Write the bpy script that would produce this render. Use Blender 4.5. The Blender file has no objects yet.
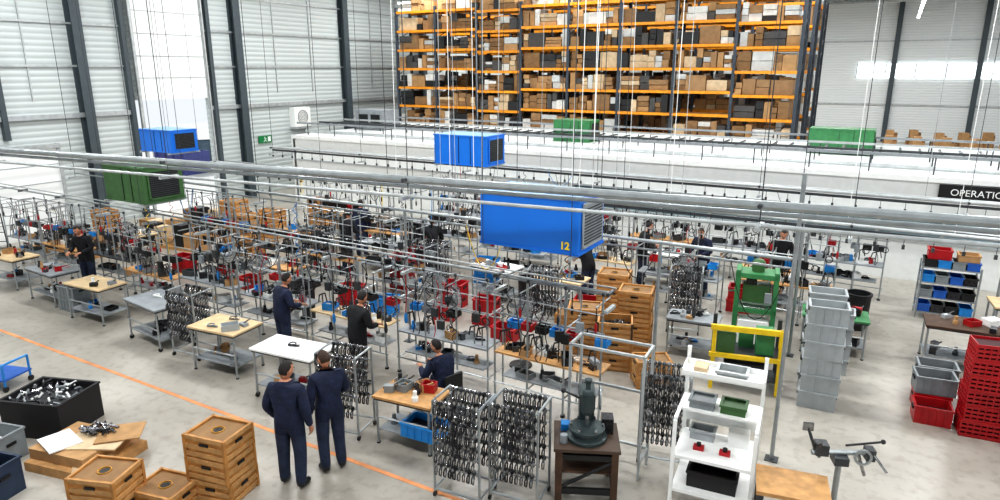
import bpy, math, random
from mathutils import Vector, Matrix
SC=bpy.context.scene
COL=bpy.context.collection
SC.view_settings.view_transform='Standard'
try: SC.view_settings.look='Medium High Contrast'
except Exception as e: print(e)
SC.view_settings.exposure=0.0
PI=math.pi

# ---------------------------------------------------------------- materials
def lin(h):
    r=[int(h[i:i+2],16)/255 for i in (0,2,4)]
    return [c/12.92 if c<=.04045 else ((c+.055)/1.055)**2.4 for c in r]
MC={}
def M(name,hexc,rough=.5,metal=0,var=.15,scale=6,bump=0,bscale=None):
    if name in MC: return MC[name]
    m=bpy.data.materials.new(name); m.use_nodes=True
    nt=m.node_tree; b=nt.nodes["Principled BSDF"]
    c=lin(hexc)
    tc=nt.nodes.new("ShaderNodeTexCoord")
    n=nt.nodes.new("ShaderNodeTexNoise"); n.inputs["Scale"].default_value=scale; n.inputs["Detail"].default_value=5
    nt.links.new(tc.outputs["Object"],n.inputs["Vector"])
    r=nt.nodes.new("ShaderNodeValToRGB")
    r.color_ramp.elements[0].position=.3; r.color_ramp.elements[1].position=.7
    r.color_ramp.elements[0].color=[max(0,x*(1-var)) for x in c]+[1]
    r.color_ramp.elements[1].color=[min(1,x*(1+var)) for x in c]+[1]
    nt.links.new(n.outputs["Fac"],r.inputs["Fac"]); nt.links.new(r.outputs["Color"],b.inputs["Base Color"])
    b.inputs["Roughness"].default_value=rough; b.inputs["Metallic"].default_value=metal
    if bump:
        n2=nt.nodes.new("ShaderNodeTexNoise"); n2.inputs["Scale"].default_value=bscale or scale*5
        nt.links.new(tc.outputs["Object"],n2.inputs["Vector"])
        bp=nt.nodes.new("ShaderNodeBump"); bp.inputs["Strength"].default_value=bump; bp.inputs["Distance"].default_value=.02
        nt.links.new(n2.outputs["Fac"],bp.inputs["Height"]); nt.links.new(bp.outputs["Normal"],b.inputs["Normal"])
    MC[name]=m; return m
def EM(name,hexc,s):
    m=bpy.data.materials.new(name); m.use_nodes=True
    b=m.node_tree.nodes["Principled BSDF"]; c=lin(hexc)+[1]
    b.inputs["Base Color"].default_value=c; b.inputs["Emission Color"].default_value=c; b.inputs["Emission Strength"].default_value=s
    MC[name]=m; return m
steel=M("steel_pipe","a2a7a8",.35,.6); steeld=M("dark_steel","4c4f51",.4,.6); gal=M("galvanised","b4b8b8",.45,.4)
dark=M("black_plastic","161718",.5); grey=M("grey_paint","8b9093",.5); white=M("white_paint","ebece9",.45,var=.04)
blue=M("blue_paint","1474d6",.4,var=.05,scale=1.5); blued=M("blue_dark_paint","1c57a8",.45); green=M("green_paint","3a7d4c",.5); greend=M("dark_green_paint","3d6236",.5)
red=M("red_plastic","a51019",.4); reddk=M("red_dark_plastic","7c0f18",.45); wood=M("plywood","b98d5a",.6,var=.22,scale=9); woodl=M("light_board","cdb48c",.6,var=.12)
woodd=M("dark_wood","4a3424",.7,var=.3); crate_w=M("crate_wood","b07c42",.65,var=.3,scale=7); card=M("cardboard","b08a5e",.75,var=.15); card2=M("cardboard_dark","8a6a46",.75,var=.2)
card3=M("cardboard_light","cfb795",.75); wrap=M("pallet_wrap","c9cbc8",.25,var=.1); navy=M("navy_cloth","17203a",.85,var=.35,scale=9,bump=.8,bscale=16); black_c=M("black_cloth","121317",.85,var=.3,scale=14,bump=.5,bscale=16)
jean=M("work_trousers","232c42",.85,var=.3,scale=9,bump=.8,bscale=14); skin=M("skin","b98264",.5,var=.08); hairb=M("hair_dark","1d1613",.7,var=.3,scale=60,bump=.5,bscale=120); hairg=M("hair_brown","3d2b1e",.7,var=.3,scale=60,bump=.5,bscale=120)
eye=M("eye_dark","151515",.2); shoe=M("shoe_leather","111111",.4); orange=M("rack_orange","ee9a1e",.45); rackb=M("rack_upright_grey","3c444d",.5)
yellow=M("yellow_paint","e6c21c",.45); greyt=M("grey_tote","a2a7a8",.45,var=.1); greytd=M("grey_tote_dark","7d8385",.5); chrome=M("chrome_parts","9a9a9b",.22,.9,var=.4,scale=25)
gun=M("gunmetal_parts","3e3e41",.3,.7,var=.5,scale=25); tblue=M("blue_plastic","1f7fc4",.4); lip=M("lips","8a4a40",.5); brass=M("brass_ring","b8862a",.4,.5)
lamp=EM("lamp_glow","f4fbff",6)
column=M("column_grey","434d52",.5,var=.08)
panel=M("panel_offwhite","e3e5e2",.5,var=.04); glass=M("office_glass","7d97a0",.12,var=.3,scale=1.2); signb=M("sign_black","111111",.5)

def mat_floor():
    m=bpy.data.materials.new("concrete_floor"); m.use_nodes=True; nt=m.node_tree; b=nt.nodes["Principled BSDF"]; L=nt.links
    tc=nt.nodes.new("ShaderNodeTexCoord")
    def nz(s,d=6,dist=0):
        n=nt.nodes.new("ShaderNodeTexNoise"); n.inputs["Scale"].default_value=s; n.inputs["Detail"].default_value=d; n.inputs["Distortion"].default_value=dist
        L.new(tc.outputs["Object"],n.inputs["Vector"]); return n
    a=nz(.35,8,.6); r=nt.nodes.new("ShaderNodeValToRGB"); r.color_ramp.elements[0].position=.3; r.color_ramp.elements[1].position=.72
    r.color_ramp.elements[0].color=lin("8b857b")+[1]; r.color_ramp.elements[1].color=lin("bab5ab")+[1]
    L.new(a.outputs["Fac"],r.inputs["Fac"])
    b2=nz(6,8); mx=nt.nodes.new("ShaderNodeMixRGB"); mx.blend_type='MULTIPLY'; mx.inputs[0].default_value=.4
    r2=nt.nodes.new("ShaderNodeValToRGB"); r2.color_ramp.elements[0].position=.33; r2.color_ramp.elements[1].position=.5
    r2.color_ramp.elements[0].color=(.55,.53,.5,1); r2.color_ramp.elements[1].color=(1,1,1,1)
    L.new(b2.outputs["Fac"],r2.inputs["Fac"]); L.new(r.outputs["Color"],mx.inputs[1]); L.new(r2.outputs["Color"],mx.inputs[2])
    L.new(mx.outputs[0],b.inputs["Base Color"])
    rr=nt.nodes.new("ShaderNodeMapRange"); rr.inputs["To Min"].default_value=.2; rr.inputs["To Max"].default_value=.42
    L.new(a.outputs["Fac"],rr.inputs["Value"]); L.new(rr.outputs[0],b.inputs["Roughness"])
    return m
def mat_ribbed(name,hexc,scale,direction='Z',strength=.6,dk=.8):
    m=bpy.data.materials.new(name); m.use_nodes=True; nt=m.node_tree; b=nt.nodes["Principled BSDF"]; L=nt.links
    tc=nt.nodes.new("ShaderNodeTexCoord"); w=nt.nodes.new("ShaderNodeTexWave"); w.wave_type='BANDS'; w.bands_direction=direction; w.inputs["Scale"].default_value=scale
    L.new(tc.outputs["Object"],w.inputs["Vector"])
    c=lin(hexc); r=nt.nodes.new("ShaderNodeValToRGB"); r.color_ramp.elements[0].color=[x*dk for x in c]+[1]; r.color_ramp.elements[1].color=c+[1]; r.color_ramp.elements[1].position=.35
    L.new(w.outputs["Fac"],r.inputs["Fac"]); L.new(r.outputs["Color"],b.inputs["Base Color"])
    bp=nt.nodes.new("ShaderNodeBump"); bp.inputs["Strength"].default_value=strength; bp.inputs["Distance"].default_value=.03
    L.new(w.outputs["Fac"],bp.inputs["Height"]); L.new(bp.outputs["Normal"],b.inputs["Normal"]); b.inputs["Roughness"].default_value=.5
    return m
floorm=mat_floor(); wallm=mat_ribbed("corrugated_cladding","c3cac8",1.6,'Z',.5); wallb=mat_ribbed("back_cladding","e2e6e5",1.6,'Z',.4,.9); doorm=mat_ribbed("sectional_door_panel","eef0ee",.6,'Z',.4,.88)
ceilm=mat_ribbed("roof_deck","8d9496",.8,'X')

# ---------------------------------------------------------------- geometry builder
class G:
    def __init__(s): s.v=[];s.f=[];s.m=[];s.ms=[]
    def mi(s,mat):
        if mat not in s.ms: s.ms.append(mat)
        return s.ms.index(mat)
    def raw(s,vs,fs,mat):
        o=len(s.v); s.v+=[tuple(v) for v in vs]; s.f+=[tuple(i+o for i in f) for f in fs]; s.m+=[s.mi(mat)]*len(fs)
    def box(s,x,y,z,sx,sy,sz,mat,rz=0,tx=0):
        c,n=math.cos(rz),math.sin(rz); vs=[]
        for k in (0,1):
            for a,b in ((-1,-1),(1,-1),(1,1),(-1,1)):
                px,py=a*sx/2,b*sy/2; vs.append((x+px*c-py*n,y+px*n+py*c,z+k*sz))
        s.raw(vs,[(3,2,1,0),(4,5,6,7),(0,1,5,4),(1,2,6,5),(2,3,7,6),(3,0,4,7)],mat)
    def rod(s,a,b,r,mat,n=6,r2=None):
        a=Vector(a);b=Vector(b);d=(b-a)
        if d.length<1e-6:return
        d.normalize(); u=d.orthogonal().normalized(); w=d.cross(u); r2=r if r2 is None else r2
        vs=[]
        for p,q in ((a,r),(b,r2)):
            for i in range(n):
                t=2*PI*i/n; vs.append(p+u*math.cos(t)*q+w*math.sin(t)*q)
        fs=[(i,(i+1)%n,n+(i+1)%n,n+i) for i in range(n)]+[tuple(reversed(range(n))),tuple(range(n,2*n))]
        s.raw(vs,fs,mat)
    def path(s,pts,r,mat,n=5):
        for a,b in zip(pts,pts[1:]): s.rod(a,b,r,mat,n)
    def ring(s,c,axis,R,r,mat,seg=16,n=4):
        c=Vector(c);ax=Vector(axis).normalized();u=ax.orthogonal().normalized();w=ax.cross(u)
        s.path([c+u*math.cos(2*PI*i/seg)*R+w*math.sin(2*PI*i/seg)*R for i in range(seg+1)],r,mat,n)
    def lathe(s,x,y,z,prof,mat,n=14):
        vs=[];fs=[]
        for r,h in prof:
            for i in range(n):
                t=2*PI*i/n; vs.append((x+r*math.cos(t),y+r*math.sin(t),z+h))
        for k in range(len(prof)-1):
            for i in range(n): fs.append((k*n+i,k*n+(i+1)%n,(k+1)*n+(i+1)%n,(k+1)*n+i))
        fs.append(tuple(reversed(range(n)))); fs.append(tuple(range((len(prof)-1)*n,len(prof)*n)))
        s.raw(vs,fs,mat)
    def tray(s,x,y,z,sx,sy,sz,mat,t=.02,rz=0,rim=True):
        c,n=math.cos(rz),math.sin(rz)
        def B(dx,dy,dz,a,b,h,mm=mat): s.box(x+dx*c-dy*n,y+dx*n+dy*c,z+dz,a,b,h,mm,rz)
        B(0,0,0,sx,sy,t); B(0,-sy/2+t/2,t,sx,t,sz-t); B(0,sy/2-t/2,t,sx,t,sz-t)
        B(-sx/2+t/2,0,t,t,sy-2*t,sz-t); B(sx/2-t/2,0,t,t,sy-2*t,sz-t)
        if rim:
            e=.015; h=.03
            B(0,-sy/2-e/2,sz-h,sx+2*e,e,h); B(0,sy/2+e/2,sz-h,sx+2*e,e,h); B(-sx/2-e/2,0,sz-h,e,sy,h); B(sx/2+e/2,0,sz-h,e,sy,h)
    def ball(s,c,r,mat,sq=(1,1,1),n=8):
        vs=[];fs=[]
        for j in range(1,n):
            ph=PI*j/n
            for i in range(n): 
                t=2*PI*i/n; vs.append((c[0]+r*sq[0]*math.sin(ph)*math.cos(t),c[1]+r*sq[1]*math.sin(ph)*math.sin(t),c[2]+r*sq[2]*math.cos(ph)))
        top=len(vs);vs.append((c[0],c[1],c[2]+r*sq[2]));vs.append((c[0],c[1],c[2]-r*sq[2]))
        for j in range(n-2):
            for i in range(n): fs.append((j*n+i,(j+1)*n+i,(j+1)*n+(i+1)%n,j*n+(i+1)%n))
        for i in range(n): fs.append((top,i,(i+1)%n)); fs.append((top+1,(n-2)*n+(i+1)%n,(n-2)*n+i))
        s.raw(vs,fs,mat)
    def add(s,g,loc=(0,0,0),rz=0,sc=1):
        c,n=math.cos(rz),math.sin(rz); o=len(s.v)
        s.v+=[(loc[0]+sc*(x*c-y*n),loc[1]+sc*(x*n+y*c),loc[2]+sc*z) for x,y,z in g.v]
        s.f+=[tuple(i+o for i in f) for f in g.f]; mp=[s.mi(m) for m in g.ms]; s.m+=[mp[i] for i in g.m]
    def mesh(s,name):
        me=bpy.data.meshes.new(name); me.from_pydata(s.v,[],s.f)
        for m in s.ms: me.materials.append(m)
        me.polygons.foreach_set("material_index",s.m); me.update(); return me
    def obj(s,name,loc=(0,0,0),rz=0,bevel=0,parent=None):
        return place(s.mesh(name),name,loc,rz,bevel,parent)
def place(me,name,loc=(0,0,0),rz=0,bevel=0,parent=None):
    o=bpy.data.objects.new(name,me); COL.objects.link(o); o.location=loc; o.rotation_euler=(0,0,rz)
    if bevel:
        b=o.modifiers.new("bevel","BEVEL"); b.width=bevel; b.segments=2; b.limit_method='ANGLE'
    if parent: o.parent=parent
    return o
def D(a): return math.radians(a)

# ---------------------------------------------------------------- building shell
ZC=10.6; XL=-24.7; YB=62; XR=16
g=G(); g.box((XL+XR)/2,24,-.2,XR-XL,YB+16,.2,floorm); g.obj("floor")
g=G(); g.box(-13,6.4,0,24,.07,.004,M("floor_line_orange","cf8a58",.6,var=.3,scale=3)); g.obj("trim_floor_line")
g=G(); T=.2
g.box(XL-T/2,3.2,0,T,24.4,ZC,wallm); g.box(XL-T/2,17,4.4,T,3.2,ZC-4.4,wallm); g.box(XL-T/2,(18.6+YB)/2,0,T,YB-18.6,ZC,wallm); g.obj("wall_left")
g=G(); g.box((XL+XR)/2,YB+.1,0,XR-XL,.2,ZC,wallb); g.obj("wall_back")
g=G(); g.box((XL+XR)/2,24,ZC,XR-XL,YB+16,.15,ceilm); g.obj("ceiling")
g=G()
for y in (.4,7,13.5,20.1,26.7,33.3,39.9,46.5,53.1):
    g.box(XL+.2,y,0,.34,.06,ZC,column); g.box(XL+.04,y,0,.04,.34,ZC,column); g.box(XL+.38,y,0,.04,.34,ZC,column)
for y in (10.9,15.2,18.8): g.box(XL+.12,y,3.3 if y<11 else 0,.2,.16,ZC-(3.3 if y<11 else 0),column)
g.obj("trim_wall_columns")
g=G()
for a,b in ((-8,15.3),(18.7,61)):
    for z in (5.6,7.0,8.4,9.7): g.box(XL+.05,(a+b)/2,z,.06,b-a,.07,gal)
    g.box(XL+.08,(a+b)/2,3.9,.12,b-a,.16,gal)
for y in (4,9,11.9,22.3,24.5,28.9,31.1): g.box(XL+.03,y,4.5,.04,.04,6,gal)
g.obj("trim_wall_girts")
g=G()
for x in (-20,-13.5,-7,-.5,5,12): g.box(x,YB-.15,0,.35,.3,ZC,column)
for z in (2.8,7.6): g.box(-4,YB-.06,z,40,.1,.12,gal)
g.obj("trim_back_columns")
g=G()
for y in range(2,62,5):
    g.box(-4,y,ZC-.5,40,.12,.12,gal); g.box(-4,y,ZC-.12,40,.12,.1,gal)
    for i in range(26): 
        x=-24+i*1.55; g.rod((x,y,ZC-.45),(x+.77,y,ZC-.08),.025,gal,4); g.rod((x+.77,y,ZC-.08),(x+1.55,y,ZC-.45),.025,gal,4)
g.obj("trim_roof_truss")
g=G(); g.box(5,YB-.12,4.9,16,.05,1.1,EM("window_glow","eef6fa",1.6)); 
for x in range(-3,14,2): g.box(x,YB-.16,4.9,.08,.05,1.1,gal)
g.obj("window_1")
g=G(); g.box(XL+.1,10.3,0,.1,4.0,2.95,doorm)
for y in (8.25,12.35): g.box(XL+.14,y,0,.14,.1,3.1,gal)
for z in (.6,1.2,1.8,2.4): g.box(XL+.155,10.3,z,.015,4,.02,grey)
g.box(XL+.14,10.3,2.95,.2,4.2,.14,gal); g.box(XL+.17,11.9,.9,.06,.2,.06,dark)
g.obj("door_1")
g=G(); g.box(XL+.12,17,4.4,.1,3.0,ZC-4.5,white)
for y in (15.5,18.5): g.box(XL+.2,y,0,.12,.1,ZC-.2,gal)
for z in (5.2,6,6.8,7.6,8.4,9.2): g.box(XL+.18,17,z,.02,3.0,.025,greyt)
g.obj("door_2")
g=G(); g.box(-45,20,-.2,40,60,.18,M("asphalt","c2c2be",.9)); g.obj("ground_yard")
for i,(x,y,c_) in enumerate(((-34,23.5,"4a4f8a"),(-36,20.5,"8a4a4a"),(-38,27,"5a6b7a"))):
    g=G(); m=M("skip_paint_%d"%i,c_,.6); g.tray(0,0,0,2.6,1.6,1.2,m,.06); 
    for q in (-1,-.3,.4,1.1): g.box(q,-.84,.05,.08,.06,1.1,m); g.box(q,.84,.05,.08,.06,1.1,m)
    g.obj("waste_skip",(x,y,-.02),.5*i)
g=G(); g.box(0,0,0,.04,.75,.32,M("exit_green","1d7a45",.4)); g.ball((.03,-.05,.24),.03,white,n=6); g.rod((.03,-.05,.2),(.03,-.02,.12),.02,white); g.rod((.03,-.02,.12),(.03,-.12,.05),.014,white); g.rod((.03,-.02,.12),(.03,.07,.05),.014,white); g.rod((.03,-.05,.19),(.03,.06,.17),.012,white); g.box(.022,.22,.05,.01,.16,.22,white)
g.obj("exit_sign",(XL+.06,21.3,2.3))

# ---------------------------------------------------------------- office block
OY=20.5; OH=2.8
g=G(); X0=-22.0; X1=14
cx=(X0+X1)/2; w=X1-X0
g.box(cx,OY+.1,0,w,.2,1.1,panel); g.box(2.5,OY+.12,1.1,23,.08,.7,glass); g.box(-15.5,OY+.1,1.1,13,.2,.7,panel); g.box(cx,OY+.1,1.8,w,.2,OH-1.8,panel)
x=-9
while x<=X1: g.box(x,OY+.03,1.1,.07,.1,.7,gal); x+=1.5
g.box(2.5,OY-.02,1.07,23,.08,.06,gal); g.box(cx,OY-.02,1.8,w,.08,.06,gal); g.box(cx,OY-.03,OH-.1,w,.1,.14,white)
g.box(X0,OY+3,0,.2,6,OH,panel); g.box(cx,OY+5.9,0,w,.2,OH,panel); g.box(cx,OY+3,OH-.08,w,6,.12,M("office_roof","dfe1df",.5,var=.05))
g.obj("office_block")
g=G(); OR=OH+.04
for yy,z in ((.3,.45),(1.6,.4),(3.2,.42),(4.6,.5)):
    g.box(cx,OY+yy,OR+z,w,.05,.07,(grey,steeld,grey,gal)[int(yy)%4]); 
    for i in range(24): g.rod((X0+.6+i*1.5,OY+yy,OR),(X0+.6+i*1.5,OY+yy,OR+z),.02,steeld)
for i in range(72): g.box(X0+.3+i*.5,OY+2.4,OR+.36,.06,1.6,.04,steeld)
g.rod((X0,OY+.8,OR+.1),(X1,OY+.8,OR+.1),.06,gal,8); g.rod((X0,OY+3.9,OR+.12),(X1,OY+3.9,OR+.12),.08,gal,8)
g.box(cx,OY+5.4,OR,w,.4,.2,panel)
g.obj("roof_cable_tray")
def text(body,size,mat,loc,rot,parent=None,name="lettering",ext=.004,off=0):
    cu=bpy.data.curves.new(name,"FONT"); cu.body=body; cu.size=size; cu.extrude=ext; cu.offset=off; cu.align_x='CENTER'; cu.align_y='CENTER'; cu.materials.append(mat)
    o=bpy.data.objects.new(name,cu); COL.objects.link(o); o.location=loc; o.rotation_euler=rot
    if parent: o.parent=parent
    return o
g=G(); g.box(0,0,-.19,2.0,.05,.38,signb); s=g.obj("operations_sign",(2.25,OY-.1,2.48))
text("OPERATIONS",.235,white,(-.04,-.03,0),(PI/2,0,0),s)

# ---------------------------------------------------------------- pallet racking
random.seed(4)
cm=[card,card2,card3,card,wrap,M("box_grey","4c4a48",.6),card2,M("box_white","dcdad4",.6),M("box_black","232323",.5),M("box_tan","9c7a55",.7)]
def rackrow(y0,name):
    g=G(); bx=[-21.6+i*2.3 for i in range(9)]
    for x in bx:
        for y in (y0,y0+1.1): g.box(x,y,0,.12,.09,8.4,rackb)
        z=.3
        while z<8: g.rod((x,y0,z),(x,y0+1.1,z+.5),.02,rackb,4); z+=.55
    lv=[.2+.88*i for i in range(1,10)]
    h=G()
    for i in range(8):
        off=random.choice((0,0,.0,.12,-.12))
        for z in lv:
            z+=off
            for y in (y0-.03,y0+1.1): g.box(bx[i]+1.15,y,z,2.2,.05,.11,orange)
            g.box(bx[i]+1.15,y0+.55,z+.08,2.18,.9,.03,wood)
            if random.random()<.03: continue
            x=bx[i]+.1
            while x<bx[i]+2.0:
                wd=random.choice((.25,.3,.4,.5,.8)); wd=min(wd,bx[i]+2.2-x)
                if wd<.2: break
                n=random.choice((1,1,2,2,3)); H=random.uniform(.4,.74); m=random.choice(cm)
                for k in range(n): h.box(x+wd/2,y0+random.uniform(.4,.5),z+.12+k*H/n,wd-.03,random.uniform(.7,.9),H/n-.02,m if random.random()<.7 else random.choice(cm),random.uniform(-.03,.03))
                x+=wd
    g.obj(name); h.obj("stored_boxes")
rackrow(27.3,"pallet_rack"); rackrow(30.5,"pallet_rack"); rackrow(33.8,"pallet_rack")

# ---------------------------------------------------------------- hanging air units
def unit(name,loc,mat,L=1.65,W=.9,Hh=.75,rz=0,num=None,hang=True,plain=False):
    g=G(); g.box(0,0,0,L,W,Hh,mat)
    for z in (0,Hh-.03):
        g.box(0,-W/2-.006,z,L+.02,.02,.035,mat); g.box(0,W/2+.006,z,L+.02,.02,.035,mat)
    for x in (-L/2,L/2): g.box(x,0,0,.03,W+.03,.03,mat); g.box(x,0,Hh-.02,.03,W+.03,.03,mat)
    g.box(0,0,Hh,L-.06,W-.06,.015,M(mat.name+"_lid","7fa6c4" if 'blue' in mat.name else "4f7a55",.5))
    if not plain:
        for x in (-L*.02,L*.2): g.box(x,-W/2-.006,.03,.012,.012,Hh-.06,dark)
    gm=grey if plain else dark; fr=greyt if plain else mat
    for sgn in (1,-1):
        g.box(sgn*(L/2+.012),0,.1,.02,W-.24,Hh-.2,gm)
        g.box(sgn*(L/2+.02),0,.08,.02,W-.2,.035,fr); g.box(sgn*(L/2+.02),0,Hh-.1,.02,W-.2,.035,fr)
        for sy in (-1,1): g.box(sgn*(L/2+.02),sy*(W/2-.11),.08,.02,.035,Hh-.16,fr)
        z=.14
        while z<Hh-.13: g.box(sgn*(L/2+.028),0,z,.012,W-.26,.012,steeld if not plain else dark); z+=.045
    g.lathe(-L*.3,0,-.06,[(.05,0),(.05,.06)],dark,8)
    if hang:
        for x in (-L/2+.08,L/2-.08):
            g.box(x,0,-.05,.05,W+.2,.05,gal)
            for y in (-W/2-.07,W/2+.07): g.rod((x,y,-.05),(x,y,ZC-loc[2]),.006,steeld,5)
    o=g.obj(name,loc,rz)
    if num: text(num,.15,M("label_yellow","ffe02a",.5,var=.02),(L/2-.2,-W/2-.02,.13),(PI/2,0,0),o,"number",.004,.005)
    return o
unit("air_cooler_unit",(-4.38,8.85,2.97),blue,1.6,.92,.8,0,"12",True,True)
unit("air_cooler_unit",(-9.85,15.4,3.05),blue,1.65,.95,.78)
unit("air_cooler_unit",(-20.4,13.7,2.95),blue,1.6,.95,.7)
unit("air_cooler_unit",(-14.5,9.0,2.68),greend,1.45,.95,.78)
unit("air_handling_unit",(-10.6,24.3,OR),green,1.5,1.0,.8,0,None,False)
unit("air_handling_unit",(-1.4,25.0,OR),green,1.9,1.0,.8,0,None,False)
g=G(); g.box(0,0,0,.35,1.0,.9,white); g.ring((.19,0,.45),(1,0,0),.3,.012,dark,20); 
for r in (.22,.14,.06): g.ring((.19,0,.45),(1,0,0),r,.008,dark,16)
g.box(0,0,-.1,.3,1.1,.1,gal); g.obj("wall_condenser_unit",(XL+.18,23.4,2.9))
g=G(); g.box(0,0,0,1.6,1.2,.9,grey); g.box(-.3,-.62,.2,.5,.05,.5,dark); g.box(.4,-.62,.2,.5,.05,.5,dark); g.obj("equipment_cabinet",(-20.8,24.6,OR))

# ---------------------------------------------------------------- overhead pipes
def span(g,a,b,parts,hangers,hm=steeld,top=ZC,hr=.007):
    a=Vector(a);b=Vector(b)
    for dy,dz,r,m in parts: g.rod(a+Vector((0,dy,dz)),b+Vector((0,dy,dz)),r,m,10)
    n=hangers
    for i in range(n+1):
        p=a.lerp(b,i/n)
        if top: g.rod((p.x,p.y,p.z-.25),(p.x,p.y,top),hr,hm,5)
        g.box(p.x,p.y,p.z-.28,.06,.34,.05,gal)
        g.rod((p.x,p.y-.12,p.z),(p.x,p.y+.12,p.z),.03,steeld)
g=G(); span(g,(-24.6,5.4,4.0),(3.5,8.6,4.0),[(0,0,.055,steel),(.12,-.12,.03,steel),(-.02,-.24,.025,gal)],6); g.obj("overhead_pipe")
g=G()
span(g,(-20,10.4,2.8),(-1,10.4,2.8),[(0,0,.03,steel),(0,-.14,.018,steel)],5)
span(g,(-18,13.6,2.75),(4,13.6,2.75),[(0,0,.035,gal),(.3,0,.02,steel)],5)
span(g,(-20,17.6,2.7),(6,17.6,2.7),[(0,0,.04,gal),(.3,0,.02,gal)],6)
def hooks(g,y,z,x0,x1,st):
    x=x0; g.box((x0+x1)/2,y,z-.02,x1-x0,.05,.06,steeld)
    while x<x1:
        g.rod((x,y,z),(x,y,z-.18),.008,steeld,4); g.box(x,y,z-.24,.05,.04,.08,steeld); x+=st
hooks(g,13.6,2.65,-18,4,.45); hooks(g,17.6,2.6,-20,6,.5)
for x,y,t in ((-3.0,10.4,2.8),(-8.2,10.4,2.8),(-13.5,10.4,2.8),(-.9,9.5,4.2),(-6,13.6,2.75),(-1.2,13.6,2.75),(2.5,17.6,2.7),(-10.5,13.6,2.75),(-15.7,13.6,2.75)):
    g.rod((x,y,0),(x,y,t),.03,steel,8); g.box(x,y,0,.18,.18,.012,steeld)
random.seed(9)
for i in range(22):
    x=random.uniform(-11,2); y=random.choice((13.6,17.6)); g.rod((x,y,2.75),(x+random.uniform(-.1,.1),y,ZC),.008,white if i%2 else gal,4)
for i in range(64):
    y,z=random.choice(((9.1,2.1),(10.4,2.66),(13.6,2.7),(17.6,2.65),(9.1,2.1))); x=random.uniform(-17,-1.5 if y>10 else -4.5); m=random.choice([red,dark,dark,dark,yellow,steeld,dark,tblue,steeld]); Ln=random.uniform(.6,1.3); kind=i%3
    if kind==0: pts=[(x+.045*math.cos(t*.9),y-.03+.045*math.sin(t*.9),z-Ln*t/34) for t in range(35)]; g.path(pts,.008,m,4)
    elif kind==1: 
        wd=random.uniform(.4,.9); pts=[(x+wd*t/10,y-.03,z-Ln*.7*(1-((t-5)/5)**2)) for t in range(11)]; g.path(pts,.008,m,4)
    else: g.path([(x,y-.03,z),(x+.02,y-.03,z-Ln*.5),(x,y-.05,z-Ln)],.009,m,4); g.lathe(x,y-.05,z-Ln-.18,[(.02,0),(.035,.05),(.03,.15),(.012,.2)],random.choice([dark,steeld,tblue]),8)
g.obj("overhead_conveyor_system")

# ---------------------------------------------------------------- furniture pieces
def items(g,w,d,z,n,rnd):
    ms=[dark,chrome,gun,red,steeld,card,grey,white,greyt,gun,dark,greytd,tblue]
    for i in range(n):
        x=rnd.uniform(-w/2+.12,w/2-.12); y=rnd.uniform(-d/2+.1,d/2-.1); m=rnd.choice(ms); t=rnd.random()
        if t<.35: g.tray(x,y,z,rnd.uniform(.18,.32),rnd.uniform(.14,.24),rnd.uniform(.06,.14),m,.012,rnd.uniform(0,3),False)
        elif t<.6: g.lathe(x,y,z,[(.05,0),(.05,.06),(.03,.09),(.03,.16)],m,8)
        elif t<.8: g.box(x,y,z,rnd.uniform(.08,.2),.1,rnd.uniform(.05,.16),m,rnd.uniform(0,3)); g.rod((x,y,z+.05),(x+.12,y+.05,z+.14),.015,chrome)
        else:
            g.rod((x-.1,y,z+.02),(x+.1,y+.05,z+.02),.02,m); g.ring((x,y,z+.06),(0,0,1),.06,.012,m,10)
def table(name,loc,w=1.3,d=.75,h=.85,top=wood,rz=0,seed=1,n=6,wheels=False,shelf=True):
    r=random.Random(seed); g=G(); g.box(0,0,h-.035,w,d,.035,top); g.box(0,0,h-.07,w-.04,d-.04,.035,steeld)
    for x in (-w/2+.05,w/2-.05):
        for y in (-d/2+.05,d/2-.05):
            g.rod((x,y,.06 if wheels else 0),(x,y,h-.05),.02,steel)
            if wheels: g.rod((x-.015,y,.045),(x+.015,y,.045),.045,dark,10)
            else: g.lathe(x,y,0,[(.03,0),(.03,.02)],dark,8)
        g.rod((x,-d/2+.05,.22),(x,d/2-.05,.22),.016,steel)
    g.rod((-w/2+.05,d/2-.05,.22),(w/2-.05,d/2-.05,.22),.016,steel); g.rod((-w/2+.05,-d/2+.05,.45),(w/2-.05,-d/2+.05,.45),.016,steel)
    if shelf: g.box(0,0,.22,w-.1,d-.12,.02,grey); items(g,w-.1,d-.1,.24,5,r)
    items(g,w,d,h,n,r)
    return g.obj(name,loc,rz)
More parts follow.
